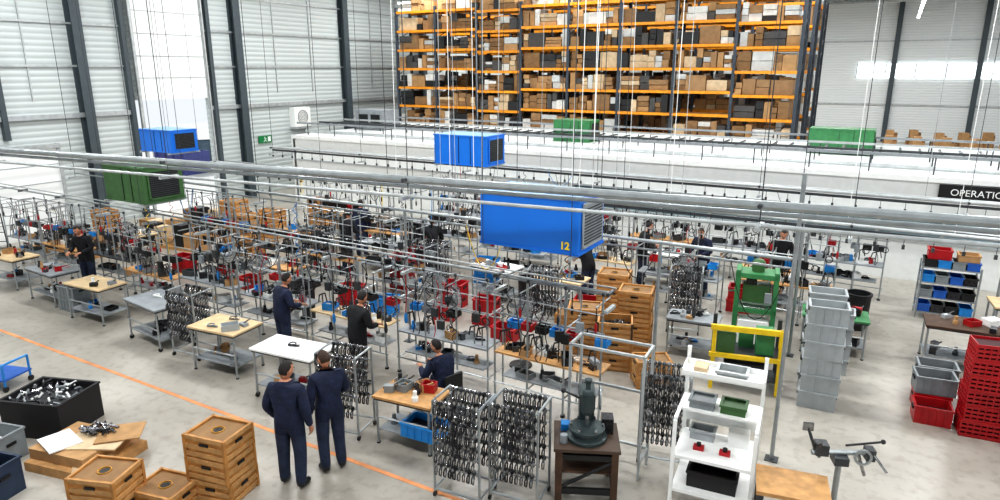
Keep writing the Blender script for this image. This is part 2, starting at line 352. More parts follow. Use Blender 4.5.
def station_mesh(seed,w=2.0):
    r=random.Random(seed); g=G(); H=2.1
    xs=[-w/2+.04,-w/6,w/6,w/2-.04]
    for x in xs:
        g.rod((x,0,0),(x,0,H),.018,steel); g.lathe(x,0,0,[(.04,0),(.04,.03)],dark,8)
        if r.random()<.6: g.rod((x,.55,0),(x,.55,1.5),.016,steel); g.rod((x,0,1.45),(x,.55,1.45),.014,steel); g.rod((x,0,.3),(x,.55,.3),.014,steel)
        g.ball((x,0,H),.035,steeld,n=6)
        g.rod((x,-.28,H-.12),(x,.28,H-.12),.012,steel)
        for sy in (-.26,.26):
            if r.random()<.7: g.rod((x,sy,H-.12),(x,sy,H-.35),.008,dark,4); g.lathe(x,sy,H-.5,[(.012,0),(.024,.04),(.024,.11),(.01,.15)],r.choice([gun,dark,steeld,gun,dark,red]),6)
    for z in (H,1.5,.3): g.rod((-w/2,0,z),(w/2,0,z),.016,steel)
    g.rod((-w/2,-.05,H-.3),(w/2,-.05,H-.3),.012,gal)
    g.box(0,.22,.82,w-.1,.5,.03,r.choice([woodl,grey,wood,steeld])); 
    gg=G(); items(gg,w-.2,.4,0,16,r); g.add(gg,(0,.22,.85))
    g.box(0,.25,.4,w-.3,.4,.02,grey); gg=G(); items(gg,w-.4,.35,0,9,r); g.add(gg,(0,.25,.42))
    g.rod((-w/2,.5,1.25),(w/2,.5,1.25),.014,steel)
    for i in range(7):
        if r.random()<.6: g.tray(-w/2+.2+i*.27,.42,1.15,.2,.22,.12,r.choice([tblue,red,dark,greytd,gun,dark]),.012,0,False)
    for k in range(3):
        x=r.uniform(-w/2+.2,w/2-.2); m=r.choice([red,dark,dark,dark]); pts=[]
        for i in range(10): t=i/9; pts.append((x+.06*math.sin(t*9),-.02+.08*math.sin(t*5),H-.1-t*1.1))
        g.path(pts,.008,m,4)
    for k in range(3):
        x=r.uniform(-w/2+.2,w/2-.2); z=r.uniform(1.05,1.5); g.box(x,-.05,z,.12,.07,.16,r.choice([dark,grey,steeld,steeld])); g.rod((x,-.05,z+.14),(x,0,H-.05),.012,steel)
        g.ring((x+.2,-.06,z+.05),(0,1,.2),.07,.012,r.choice([gun,chrome]),12)
    for k in range(5):
        x=r.uniform(-w/2+.15,w/2-.15); g.rod((x,.1,.85),(x,.1,1.2),.014,chrome); g.rod((x-.08,.1,1.15),(x+.08,.1,1.22),.015,gun); g.rod((x-.08,.1,1.15),(x-.11,.1,1.0),.012,gun); g.rod((x+.08,.1,1.22),(x+.12,.1,1.05),.012,gun)
    return g.mesh("assembly_workstation")
SM=[station_mesh(s) for s in (1,2,3,4,5,6,7)]
RJ=random.Random(2)
def station(x,y,k,rz=0):
    o=place(SM[k%7],"assembly_workstation",(x,y+RJ.uniform(-.06,.06),0),rz+RJ.uniform(-.03,.03)); o.scale=(1,1,RJ.choice((.92,1,1,1.06))); return o
def partrack_mesh(seed,w=.68,d=.5,h=1.35,rows=5):
    r=random.Random(seed); g=G()
    for x in (-w/2,w/2):
        for y in (-d/2,d/2): g.rod((x,y,.08),(x,y,h),.018,steel); g.rod((x-.012,y,.04),(x+.012,y,.04),.04,dark,10)
        g.rod((x,-d/2,.12),(x,d/2,.12),.018,steel); g.rod((x,-d/2,h),(x,d/2,h),.018,steel)
    for y in (-d/2,d/2): g.rod((-w/2,y,.12),(w/2,y,.12),.018,steel)
    for k in range(rows):
        z=h-.02-k*(h-.35)/rows
        for y in (-d/2,d/2): g.rod((-w/2,y,z),(w/2,y,z),.014,steel)
        n=9
        for i in range(n):
            x=-w/2+.06+i*(w-.12)/(n-1)
            for y in (-d/2-.03,d/2-.06):
                m=r.choice([gun,gun,chrome,steeld]); a=r.uniform(-.006,.006)
                g.lathe(x,y,z-.01,[(.026,0),(.032,.02),(.032,.04),(.02,.06)],chrome if r.random()<.4 else m,7)
                g.path([(x+a,y,z),(x-.012,y-.045,z-.045),(x-.01,y-.05,z-.11),(x,y-.02,z-.14)],.011,m,5)
                g.path([(x-a,y,z),(x+.016,y-.035,z-.05),(x+.012,y-.04,z-.12)],.01,chrome if r.random()<.5 else m,5)
    return g.mesh("parts_rack")
PR=[partrack_mesh(1),partrack_mesh(2,.66,.48,1.4,6)]
def crate_mesh(w=.62,d=.52,h=.32,lid=True,parts=False):
    g=G(); g.tray(0,0,0,w,d,h,crate_w,.018,0,False)
    for z in (.03,h*.42,h-.06):
        g.box(0,-d/2-.008,z,w+.02,.016,.06,wood); g.box(0,d/2+.008,z,w+.02,.016,.06,wood); g.box(-w/2-.008,0,z,.016,d,.06,wood); g.box(w/2+.008,0,z,.016,d,.06,wood)
    for sx in (-1,1):
        for sy in (-1,1): g.box(sx*(w/2+.004),sy*(d/2+.004),0,.04,.04,h,woodd if parts else crate_w)
        g.box(sx*(w/2+.016),0,h*.62,.014,.12,.035,dark)
    g.box(0,-d/2-.016,h*.62,.14,.014,.035,dark)
    if lid:
        g.box(0,0,h-.05,w-.04,d-.04,.02,card2); g.ring((0,0,h-.025),(0,0,1),.08,.01,brass,16); g.lathe(0,0,h-.032,[(.06,0),(.06,.004)],dark,16)
    if parts:
        r=random.Random(5); g.box(0,0,h*.5,w-.05,d-.05,.02,dark)
        for i in range(36):
            x,y=r.uniform(-w/2+.08,w/2-.08),r.uniform(-d/2+.08,d/2-.08); g.rod((x,y,h*.6),(x+r.uniform(-.08,.08),y+r.uniform(-.08,.08),h*.6+r.uniform(0,.07)),.014,r.choice([gun,chrome,steeld]),5)
    return g.mesh("wooden_crate")
CR=crate_mesh(); CRS=crate_mesh(.6,.42,.26); CRP=crate_mesh(.62,.52,.32,False,True)
def crates(x,y,n,rz=0,big=True,top=None,name="wooden_crate_stack"):
    e=bpy.data.objects.new(name,None); COL.objects.link(e); e.location=(x,y,0); e.rotation_euler=(0,0,rz); r=random.Random(x*7+y)
    for i in range(n): place((top if top and i==n-1 else CR) if big else CRS,"crate_%d"%(i+1),(r.uniform(-.01,.01),r.uniform(-.01,.01),i*(.322 if big else .262)),r.uniform(-.05,.05),0,e)
    return e
def tote_mesh(mat,w=.6,d=.4,h=.3,full=None,grid=False):
    g=G()
    if grid:
        g.box(0,0,0,w,d,.02,mat)
        for k in range(4):
            z=.02+k*(h-.05)/3.2
            for s_ in (-1,1): g.box(0,s_*d/2,z,w,.015,.04 if k<3 else .05,mat); g.box(s_*w/2,0,z,.015,d,.04 if k<3 else .05,mat)
        for k in range(8):
            x=-w/2+k*w/7
            for s_ in (-1,1): g.box(x,s_*d/2,0,.02,.018,h,mat)
        for k in range(6):
            y=-d/2+k*d/5
            for s_ in (-1,1): g.box(s_*w/2,y,0,.018,.02,h,mat)
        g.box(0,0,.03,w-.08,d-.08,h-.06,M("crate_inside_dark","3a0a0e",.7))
    else:
        g.tray(0,0,0,w,d,h,mat,.02)
        for x in (-w*.3,-w*.1,w*.1,w*.3): g.box(x,-d/2-.008,.03,.015,.016,h-.06,mat)
        for s_ in (-1,1): g.box(s_*(w/2+.01),0,h*.6,.02,.14,.04,dark)
        g.box(0,0,h*.5,w-.06,d-.06,.01,full or dark)
    return g.mesh("tote")
TG=tote_mesh(greyt,.58,.42,.3,greytd); TGd=tote_mesh(greytd,.58,.42,.3); TR=tote_mesh(red,.6,.42,.27,None,True); TRd=tote_mesh(reddk,.6,.42,.27,None,True); TB=tote_mesh(tblue,.6,.4,.22); TRs=tote_mesh(red,.52,.4,.3)
def totes(name,x,y,ms,h,rz=0,z0=0):
    e=bpy.data.objects.new(name,None); COL.objects.link(e); e.location=(x,y,z0); e.rotation_euler=(0,0,rz)
    for i,m in enumerate(ms): place(m,"tote_%d"%(i+1),(0.015*(i%2),.012*(i%3),i*h),.04*((i%3)-1),0,e)
def fan(x,y,rz,h=1.2,R=.25):
    g=G(); g.lathe(0,0,0,[(.22,0),(.22,.03),(.04,.06)],dark,16); g.rod((0,0,.05),(0,0,h),.022,steel)
    g.lathe(0,.06,h-.07,[(.06,0),(.07,.07),(.06,.14)],steeld,10)
    for dy in (-.02,-.12):
        for q in (R,R*.75,R*.5,R*.22): g.ring((0,dy-.03*(1-q/R),h),(0,1,0),q,.011 if q==R else .005,steeld if q==R else gal,20)
    for i in range(20):
        t=2*PI*i/20; g.rod((math.cos(t)*.05,-.15,h+math.sin(t)*.05),(math.cos(t)*R,-.12,h+math.sin(t)*R),.004,gal,4); g.rod((math.cos(t)*R,-.12,h+math.sin(t)*R),(math.cos(t)*R,-.02,h+math.sin(t)*R),.005,gal,4)
    for i in range(5):
        t=2*PI*i/5+.3; u=Vector((math.cos(t),0,math.sin(t))); w_=Vector((-math.sin(t),0,math.cos(t))); c=Vector((0,-.07,h))
        vs=[c+u*.04-w_*.03,c+u*.04+w_*.03+Vector((0,.02,0)),c+u*R*.85+w_*.08+Vector((0,.03,0)),c+u*R*.9-w_*.05-Vector((0,.02,0))]
        g.raw(vs,[(0,1,2,3)],grey)
    g.rod((0,-.1,h),(0,-.03,h),.05,grey,10)
    return g.obj("pedestal_fan",(x,y,0),rz)
def barrel(x,y,name="waste_bin",m=dark):
    g=G(); g.lathe(0,0,0,[(.2,0),(.23,.1),(.25,.75),(.27,.78),(.27,.82),(.23,.82),(.22,.3)],m,20); g.lathe(0,0,.3,[(.2,0),(.2,.3)],grey,12); g.obj(name,(x,y,0))

# ---------------------------------------------------------------- row 1
for i,x in enumerate((-21.3,-19.2,-17.1,-15,-12.9,-10.8,-8.7,-6.5,-4.4)): station(x,9.1+(.25 if i<3 else 0),i)
g=G(); span(g,(-22.4,9.25,2.3),(-3.3,9.0,2.3),[(0,0,.022,steel),(.25,0,.014,gal)],10,gal,0)
for i in range(8): g.rod((-22+i*2.6,9.24-.03*i,2.05),(-22+i*2.6,9.24-.03*i,2.3),.014,steel)
g.obj("workstation_rail")
table("workbench",(-19.6,8.3,0),1.2,.7,.8,woodl,.05,11,9); table("workbench",(-17.4,8.15,0),1.3,.7,.8,grey,-.05,12,9)
table("workbench",(-15.2,7.95,0),1.25,.7,.85,woodl,.06,13,3); table("workbench",(-12.75,7.85,0),1.3,.8,.9,grey,-.12,14,1,True)
table("workbench",(-10.4,7.65,0),1.15,.75,.88,woodl,.1,15,4); table("workbench",(-8.4,7.45,0),1.3,.7,.92,white,.1,16,1,True)
table("workbench",(-5.75,7.3,0),1.0,.65,.8,wood,.1,17,14)
totes("blue_bin",-5.45,7.2,[TB],.2,.1,.24)
place(PR[0],"parts_rack",(-6.85,7.05,0),.2); place(PR[1],"parts_rack",(-4.35,6.6,0),.1); place(PR[1],"parts_rack",(-3.68,6.9,0),.12); place(PR[1],"parts_rack",(-2.3,8.75,0),.2)
place(PR[0],"parts_rack",(-9.5,13.2,0),.2); place(PR[1],"parts_rack",(-3.4,13.9,0),.2); place(PR[0],"parts_rack",(-6.1,12.5,0),.3); place(PR[0],"parts_rack",(-13.2,12.9,0),.1)
place(PR[0],"parts_rack",(-11.5,7.75,0),.1)
totes("small_parts_bins",-16.3,8.0,[TGd,TGd],.3,.1)
for i,x in enumerate((-16.6,-14.4,-12.2,-10.1)): station(x,12.2,i+1)
for i,x in enumerate((-15.2,-12.9,-10.6,-8.3,-6.1,-3.9,-1.6)): station(x,15.4,i+2,PI*(i%2))
for i,x in enumerate((-12.2,-9.9,-7.6,-5.3,-3.0,-.7)): station(x,18.3,i)
for i,(x,y) in enumerate(((-19.0,11.4),(-15.2,11.3),(-12.6,11.1),(-8.0,13.7),(-6.2,13.6),(-12.0,14.2),(-15,14.1),(-4.8,17),(-8.5,16.9),(-12.3,16.9),(-2.2,16.7))):
    table("workbench",(x,y,0),1.2,.65,.85,(woodl,grey,wood,white)[i%4],.1*(i%3-1),30+i,12)
totes("red_bin",-7.35,12.1,[TRs,TRs],.3,.2); totes("red_bin",-6.5,11.5,[TRs],.3,.1); totes("red_bin",-10.5,13.1,[TRs,TRs,TRs],.3,.2); totes("blue_bin",-9.7,11.4,[TB,TB],.22,.3)
totes("red_bin",-10.6,11.3,[TRs,TRs],.3,.1); totes("blue_bin",-8.9,14.7,[TB,TB,TB],.22,.2); totes("red_bin",-5.4,13.2,[TRs,TRs],.3,.2); totes("red_bin",-14,11.2,[TRs],.3,0)
totes("red_bin",-8.3,11.9,[TRs],.3,.3); totes("red_bin",-8.6,12.7,[TRs,TRs],.3,.1); totes("red_bin",-11.3,14.9,[TRs,TRs],.3,.1); totes("red_bin",-16.4,11,[TRs,TRs],.3,.1); totes("red_bin",-2.6,15.8,[TRs,TRs],.3,.1)
crates(-4.85,11.8,3,.3); crates(-4.05,11.4,3,.3,True,CRP); crates(-4.8,13.3,4,.2); crates(-5.4,12.4,2,.2,False); crates(-3.2,11.0,2,.6,False); crates(-4.0,12.4,4,.2); crates(-11.7,10.5,2,.2,False); crates(-16.6,13.4,4,.1); crates(-17.4,13.6,5,.1)
fan(-12.2,10.1,D(30)); fan(-7.9,11.0,D(25)); fan(-7.0,10.2,D(150)); fan(-3.7,14.8,D(20)); fan(-18,10.5,D(40)); fan(-5.6,10.5,D(25))
barrel(-10.9,10.1); barrel(-.15,15.9); barrel(-6.9,13.3)

# ---------------------------------------------------------------- right cluster
cast=M("press_casting","3f4a4b",.4,.4)
g=G(); W=.8
for x in (-.36,.36):
    for y in (-.32,.32): g.box(x,y,0,.09,.09,.74,woodd)
for z in (.12,.62):
    for y in (-.32,.32): g.box(0,y,z,.8,.06,.08,dark)
    for x in (-.36,.36): g.box(x,0,z,.06,.7,.08,dark)
g.rod((-.36,-.33,.2),(.36,-.33,.62),.025,dark); g.rod((.37,-.32,.2),(.37,.32,.62),.025,dark)
g.box(0,0,.74,.86,.74,.05,M("stand_top","4a3a2e",.6)); g.box(0,0,.4,.7,.6,.03,woodd)
g.lathe(0,-.05,.79,[(.27,0),(.27,.05),(.2,.07),(.2,.12),(.24,.13),(.24,.17)],cast,20)
for i in range(6): t=PI*i/3; g.rod((.21*math.cos(t),-.05+.21*math.sin(t),.96),(.21*math.cos(t),-.05+.21*math.sin(t),1.0),.02,chrome)
g.box(0,.2,.79,.2,.2,.5,cast); g.box(0,.14,1.18,.2,.36,.22,cast)
g.lathe(0,-.06,1.14,[(.06,0),(.08,.05),(.08,.3),(.06,.34),(.035,.36),(.035,.46),(.05,.47),(.05,.5)],cast,14); g.rod((0,-.06,1.2),(0,-.06,.98),.03,chrome,10)
g.ring((.17,.1,1.3),(1,0,0),.15,.016,steel,18)
for t in range(4): g.rod((.17,.1,1.3),(.17,.1+.15*math.cos(t*PI/2),1.3+.15*math.sin(t*PI/2)),.012,steel)
g.rod((-.1,.1,1.28),(-.32,-.05,1.46),.016,chrome); g.ball((-.32,-.05,1.46),.035,dark)
g.box(.28,.15,.79,.16,.2,.22,gun); g.lathe(-.3,-.2,.79,[(.05,0),(.05,.12)],grey,10); g.box(-.28,.15,.79,.12,.14,.1,tblue)
g.obj("bench_press_machine",(-3.0,7.5,0),D(25),.006)
g=G()
for x in (-.52,.52):
    for y in (-.22,.22): g.box(x,y,0,.035,.035,1.85,gal)
    g.box(x,0,1.82,.035,.44,.035,gal); g.box(x,0,.25,.035,.44,.035,gal)
for y in (-.22,.22): g.box(0,y,1.82,1.04,.035,.035,gal)
g.box(0,.22,.25,1.04,.035,.035,gal); g.box(0,.22,1.1,1.04,.035,.035,gal)
g.obj("steel_gantry_frame",(-2.95,8.2,0),.05)
g=G(); w_,d_=.95,.75
for x in (-w_/2,w_/2):
    for y in (-d_/2,d_/2): g.box(x,y,0,.045,.045,2.0 if y>0 else 1.3,white)
    g.box(x,0,1.3,.04,d_,.04,white)
for z in (.3,.78): g.box(0,0,z,w_,d_,.04,white)
g.box(0,.15,1.3,w_,.45,.03,white); g.box(0,.15,1.75,w_,.34,.03,white); g.box(0,.33,1.75,w_,.02,.1,white); g.box(0,-.02,1.77,w_,.02,.06,white)
for x in (-w_/2-.01,w_/2+.01): g.box(x,.15,1.75,.02,.36,.1,white)
g.tray(-.22,.1,1.33,.3,.26,.12,greytd); g.tray(.16,.1,1.33,.3,.26,.12,greend); g.box(.16,.1,1.36,.27,.22,.06,greend); g.box(-.22,.1,1.36,.27,.22,.06,grey)
g.tray(.1,.15,1.78,.36,.26,.1,gal); g.box(-.28,.15,1.78,.16,.2,.08,card3)
for x,m in ((-.2,red),(.12,red)): g.box(x,-.12,.82,.13,.09,.05,m); g.lathe(x,-.12,.87,[(.03,0),(.03,.04)],dark,8)
g.tray(0,0,.34,.6,.5,.22,dark); g.tray(-.2,.2,.82,.3,.2,.14,greyt); g.box(.25,.2,.82,.25,.18,.2,white)
for i in range(6): g.rod((-.4+i*.15,.38,1.0),(-.4+i*.15,.38,1.25),.012,(red,tblue,dark)[i%3])
g.box(0,.375,.95,w_,.02,.35,panel)
g.obj("packing_bench",(-1.42,8.0,0),D(5))
g=G()
for x in (-.55,.55):
    for y in (-.3,.3): g.box(x,y,0,.07,.07,1.2,yellow if y<0 else steeld)
g.box(0,-.33,1.12,1.24,.06,.1,yellow); g.box(0,-.33,.62,1.24,.06,.08,yellow); g.box(0,0,.62,1.1,.6,.06,steeld); g.box(-.35,-.1,.68,.3,.35,.4,greend); g.box(.3,0,.68,.3,.35,.42,green)
g.box(0,0,.2,1.1,.5,.04,steeld); g.box(0,0,.24,.7,.4,.25,dark); g.rod((-.3,-.2,1.1),(.4,-.2,1.1),.03,yellow); g.box(.55,-.33,.9,.1,.1,.32,yellow); g.box(0,.2,.68,.25,.2,.3,green)
g.obj("guarded_press_table",(-1.75,11.8,0),D(12),.005)
g=G(); gp=green
for x in (-.35,.35): g.box(x,0,0,.09,.5,1.75,gp)
for z in (.15,.9,1.6): g.box(0,0,z,.8,.5,.1,gp)
g.box(0,0,1.1,.5,.35,.35,greend); g.lathe(0,0,1.7,[(.12,0),(.12,.2),(.08,.24)],greend,12); g.box(0,-.1,.25,.55,.35,.5,white); g.rod((-.5,-.2,1.3),(-.3,-.1,1.3),.02,chrome)
g.box(.22,-.27,1.15,.12,.06,.2,grey); g.rod((-.2,-.2,1.0),(.2,-.2,1.0),.03,chrome); g.box(-.1,0,1.45,.2,.3,.12,gun)
g.obj("hydraulic_press",(-1.9,13.4,0),D(8),.008)
totes("grey_tote_stack",-.52,11.65,[TG]*6,.3,.1); totes("grey_tote_stack",-.6,12.4,[TG,TGd,TG,TG,TG,TG],.3,.1); totes("grey_tote_stack",-.45,13.3,[TG]*4,.3,.1)
table("workbench",(-.5,14.3,0),1.2,.7,.8,green,.1,60,6); table("workbench",(-2.9,12.7,0),1,.6,.8,grey,.1,61,6)
g=G(); g.box(0,0,.75,.8,.6,.05,wood)
for x in (-.35,.35):
    for y in (-.25,.25): g.box(x,y,0,.07,.07,.75,steeld)
g.box(0,0,.2,.7,.5,.03,wood); g.obj("timber_bench",(-.47,7.7,0),D(10))
g=G(); g.lathe(0,0,0,[(.28,0),(.28,.03),(.05,.06)],steeld,18); g.rod((0,0,.03),(0,0,1.0),.035,steel,10); g.box(0,0,.95,.16,.2,.1,steeld); g.rod((-.32,0,1.05),(.3,.05,1.08),.035,steel,10); g.rod((.05,0,1.18),(.5,.12,1.2),.014,dark,8); g.ball((.5,.12,1.2),.03,dark)
g.box(-.22,0,1.05,.14,.16,.14,steeld); g.rod((-.27,-.1,1.25),(-.2,.1,.95),.03,chrome); g.rod((.2,0,1.07),(.3,0,.8),.02,chrome); g.ring((.25,-.02,1.05),(0,1,0),.09,.02,steel,14); g.rod((-.28,0,1.07),(-.38,.05,1.35),.018,steeld); g.box(-.38,.05,1.31,.12,.03,.1,chrome)
g.box(.34,.05,1.0,.1,.14,.14,steeld); g.rod((.36,0,1.1),(.5,-.1,.92),.015,chrome); g.obj("frame_clamp_stand",(-.03,8.2,0),D(20))
totes("red_crate_stack",1.8,11.9,[TR]*6,.25,D(8)); totes("red_crate_stack",2.3,12.45,[TR,TRd,TR,TRd,TR,TR,TRd],.25,D(8)); totes("red_crate_stack",2.5,11.8,[TRd]*6,.25,D(8)); totes("red_bin",1.15,12.0,[TRs],.3,D(8)); totes("red_and_grey_bins",1.15,12.5,[TRs,TGd],.31,D(8)); totes("red_and_grey_bins",1.2,13.0,[TRs,TGd],.31,.1)
table("workbench",(1.65,14.7,0),1.25,.75,.85,woodd,.05,63,5)
g=G()
for x in (-.55,.55):
    for y in (-.25,.25): g.rod((x,y,0),(x,y,1.3),.02,steel)
for k,z in enumerate((.15,.5,.85,1.2)):
    g.box(0,0,z,1.12,.5,.02,grey)
    for i in range(4): g.tray(-.41+i*.27,-.02,z+.02,.24,.4,.18,(blued,dark,greytd,gun,tblue)[(i*3+k*2)%5],.012)
g.tray(-.25,0,1.4,.45,.35,.22,red); g.tray(.3,0,1.4,.4,.35,.16,card); g.obj("bin_shelving",(1.55,17.6,0),.05)
table("workbench",(2.9,16.6,0),1.3,.8,.85,woodl,.1,65,6); fan(2.6,15.5,D(-20)); totes("red_bin",3.6,14,[TRs,TRs],.3,.2)
totes("grey_bin",3.2,12.9,[TGd,TGd,TG],.32,.1)
g=G(); g.box(0,0,0,1,1,.12,wood)
for i in range(5): g.box(random.uniform(-.2,.2),random.uniform(-.2,.2),.12,.5,.5,.3+.2*i,(card,card2)[i%2])
pm=g.mesh("loaded_pallet")
for i in range(9): place(pm,"loaded_pallet",(-1.5+i*1.5,57+(i%3),0),.1*i)
for i in range(6): place(pm,"loaded_pallet",(0+i*1.6,53,0),.2*i)

# ---------------------------------------------------------------- lower left
crates(-7.15,4.98,3,D(12)); e=crates(-7.58,4.42,1,D(10)); crates(-8.05,3.95,2,D(18),True,CR)
text("ME",.1,M("stencil_ink","2a1c12",.8),(-.22,-.285,.06),(PI/2,0,0),e,"stencil",.001)
g=G(); g.tray(0,0,0,1.05,.85,.6,M("black_pallet_box","1c1b1d",.6),.03); r=random.Random(3)
for i in range(70):
    x,y=r.uniform(-.43,.43),r.uniform(-.33,.33); g.rod((x,y,.5+r.uniform(0,.1)),(x+r.uniform(-.12,.12),y+r.uniform(-.12,.12),.52+r.uniform(0,.1)),.018,r.choice([chrome,white,gun,grey]),5)
g.box(0,0,.4,.98,.78,.1,gun); g.obj("parts_pallet_box",(-11.0,4.8,0),D(20))
g=G(); g.box(0,0,0,1.2,1.0,.14,wood); g.box(-.1,0,.14,1.0,.8,.16,card); g.box(.15,.1,.3,.8,.6,.02,card3,.3); g.box(-.3,-.15,.32,.55,.42,.02,white,-.4); g.box(.35,.3,.33,.6,.5,.015,card,.6); g.rod((-.3,.2,.36),(.2,.3,.36),.02,gun); g.rod((0,.32,.36),(.3,.25,.36),.025,chrome)
for i in range(24): g.rod((r.uniform(-.25,.3),r.uniform(.05,.4),.36),(r.uniform(-.25,.3),r.uniform(.05,.4),.4),.018,r.choice([gun,chrome]),5)
g.box(.45,-.3,.14,.5,.5,.02,card3,.8)
g.obj("flattened_cardboard_pallet",(-9.55,4.5,0),D(12)); totes("navy_bin",-9.85,3.35,[tote_mesh(M("navy_plastic","24344a",.5),.7,.5,.5)],.3,.3); totes("grey_bin",-10.7,3.85,[tote_mesh(greytd,.6,.45,.45,white)],.3,.3)
g=G()
for x in (-.4,.4):
    for y in (-.25,.25): g.rod((x,y,.1),(x,y,.9 if x<0 else .5),.02,tblue); g.rod((x-.02,y,.05),(x+.02,y,.05),.05,dark,10)
    g.rod((x,-.25,.9 if x<0 else .5),(x,.25,.9 if x<0 else .5),.02,tblue)
g.box(0,0,.2,.85,.55,.03,blued); g.obj("blue_trolley",(-13.4,5.1,0),.3)
g=G()
for x in (-.2,.2): g.rod((x,0,.1),(x,-.1,1.2),.02,steeld); g.rod((x-.03,.08,.1),(x+.03,.08,.1),.1,dark,12)
for z in (.3,.6,.9,1.2): g.rod((-.2,-.02-.06*z,z),(.2,-.02-.06*z,z),.015,steeld)
g.box(0,.12,.05,.45,.25,.02,steeld); g.obj("sack_truck",(-23.8,9.8,0),.8)
for i,(x,y,n) in enumerate(((-22.6,12.5,3),(-17.8,15.4,3),(-17.8,17.6,3))): crates(x,y,n,.1*i)
def boxes(x,y,rz,seed):
    r=random.Random(seed); g=G(); g.box(0,0,.0,3.0,1.0,.1,wood)
    for i in range(14):
        k=i%7; g.box(-1.26+k*.42,-.22 if i<7 else .24,.1,.4,.4,r.uniform(.2,.75),r.choice((card,card3,card2,dark,gun)),.0)
    g.obj("cardboard_boxes",(x,y,0),rz)
boxes(-19.9,13.0,.1,1); boxes(-14.3,16.8,.1,2); boxes(-21.8,11.0,.05,3); boxes(-20.4,15.4,.1,5)

# ---------------------------------------------------------------- people
def skinned(vs,es,rad,root,sub=2):
    me=bpy.data.meshes.new("t"); me.from_pydata(vs,es,[]); o=bpy.data.objects.new("t",me); COL.objects.link(o)
    o.modifiers.new("s","SKIN"); 
    for i,d in enumerate(me.skin_vertices[0].data): d.radius=(rad[i],rad[i]); d.use_root=(i==root)
    s=o.modifiers.new("u","SUBSURF"); s.levels=sub; s.render_levels=sub
    dg=bpy.context.evaluated_depsgraph_get(); out=bpy.data.meshes.new_from_object(o.evaluated_get(dg)); bpy.data.objects.remove(o)
    for p in out.polygons: p.use_smooth=True
    return out
hv=[(0,0,.01),(0,0,-.045)];he=[(0,1)];hr=[.024,.03]
for k,(x,ln) in enumerate(((-.03,.06),(-.01,.072),(.011,.078),(.031,.07))):
    b=len(hv); hv+=[(x,.0,-.085),(x*1.1,.012,-.085-ln*.5),(x*1.1,.034,-.085-ln*.85),(x*1.1,.05,-.085-ln)]; he+=[(1,b),(b,b+1),(b+1,b+2),(b+2,b+3)]; hr+=[.012,.0095,.009,.007]
b=len(hv); hv+=[(.036,.012,-.05),(.055,.028,-.078),(.058,.04,-.102)]; he+=[(1,b),(b,b+1),(b+1,b+2)]; hr+=[.013,.0105,.009]
HAND=skinned(hv,he,hr,1,1); HAND.materials.clear(); HAND.materials.append(skin)
def head_mesh(hair,cap=False):
    n,mm=36,26; vs=[];fs=[];ms=[]
    def hairy(x,y,z): return z>.62 or (y<.2 and z>.0 and y<.25-.7*(0.55-z)) or (y<-.3 and z>-.42)
    for j in range(mm+1):
        ph=PI*j/mm
        for i in range(n):
            t=2*PI*i/n; x,y,z=math.sin(ph)*math.cos(t),math.sin(ph)*math.sin(t),math.cos(ph)
            a,b,c=.078*x,.098*y,.12*z
            if z<0: a*=1-.28*(-z)**1.4; b*=(1-.1*(-z)) if y>0 else (1-.3*(-z))
            if y>0:
                nose=math.exp(-(x/.16)**2-((z+.12)/.2)**2); b+=.024*nose
                b-=.008*(math.exp(-((x-.38)/.18)**2-((z-.06)/.12)**2)+math.exp(-((x+.38)/.18)**2-((z-.06)/.12)**2)); b+=.008*math.exp(-(x/.4)**2-((z+.85)/.2)**2)
            if hairy(x,y,z): a*=1.045;b*=1.04;c*=1.04
            vs.append((a,b,c))
    for j in range(mm):
        for i in range(n):
            fs.append((j*n+i,(j+1)*n+i,(j+1)*n+(i+1)%n,j*n+(i+1)%n))
            ph=PI*(j+.5)/mm;t=2*PI*(i+.5)/n
            ms.append(1 if hairy(math.sin(ph)*math.cos(t),math.sin(ph)*math.sin(t),math.cos(ph)) else 0)
    g=G(); g.mi(skin); g.mi(hair); g.v=vs; g.f=fs; g.m=ms
    for sx in (-1,1):
        g.ball((sx*.081,-.004,-.005),.03,skin,(.35,.6,1)); g.ball((sx*.029,.084,.008),.011,white); g.ball((sx*.029,.092,.008),.006,eye); g.box(sx*.029,.09,.026,.03,.008,.006,hair)
    g.ball((0,.087,-.055),.022,lip,(1,.35,.28))
    me=g.mesh("head"); 
    for p in me.polygons: p.use_smooth=True
    return me
HD={hairb:head_mesh(hairb),hairg:head_mesh(hairg)}
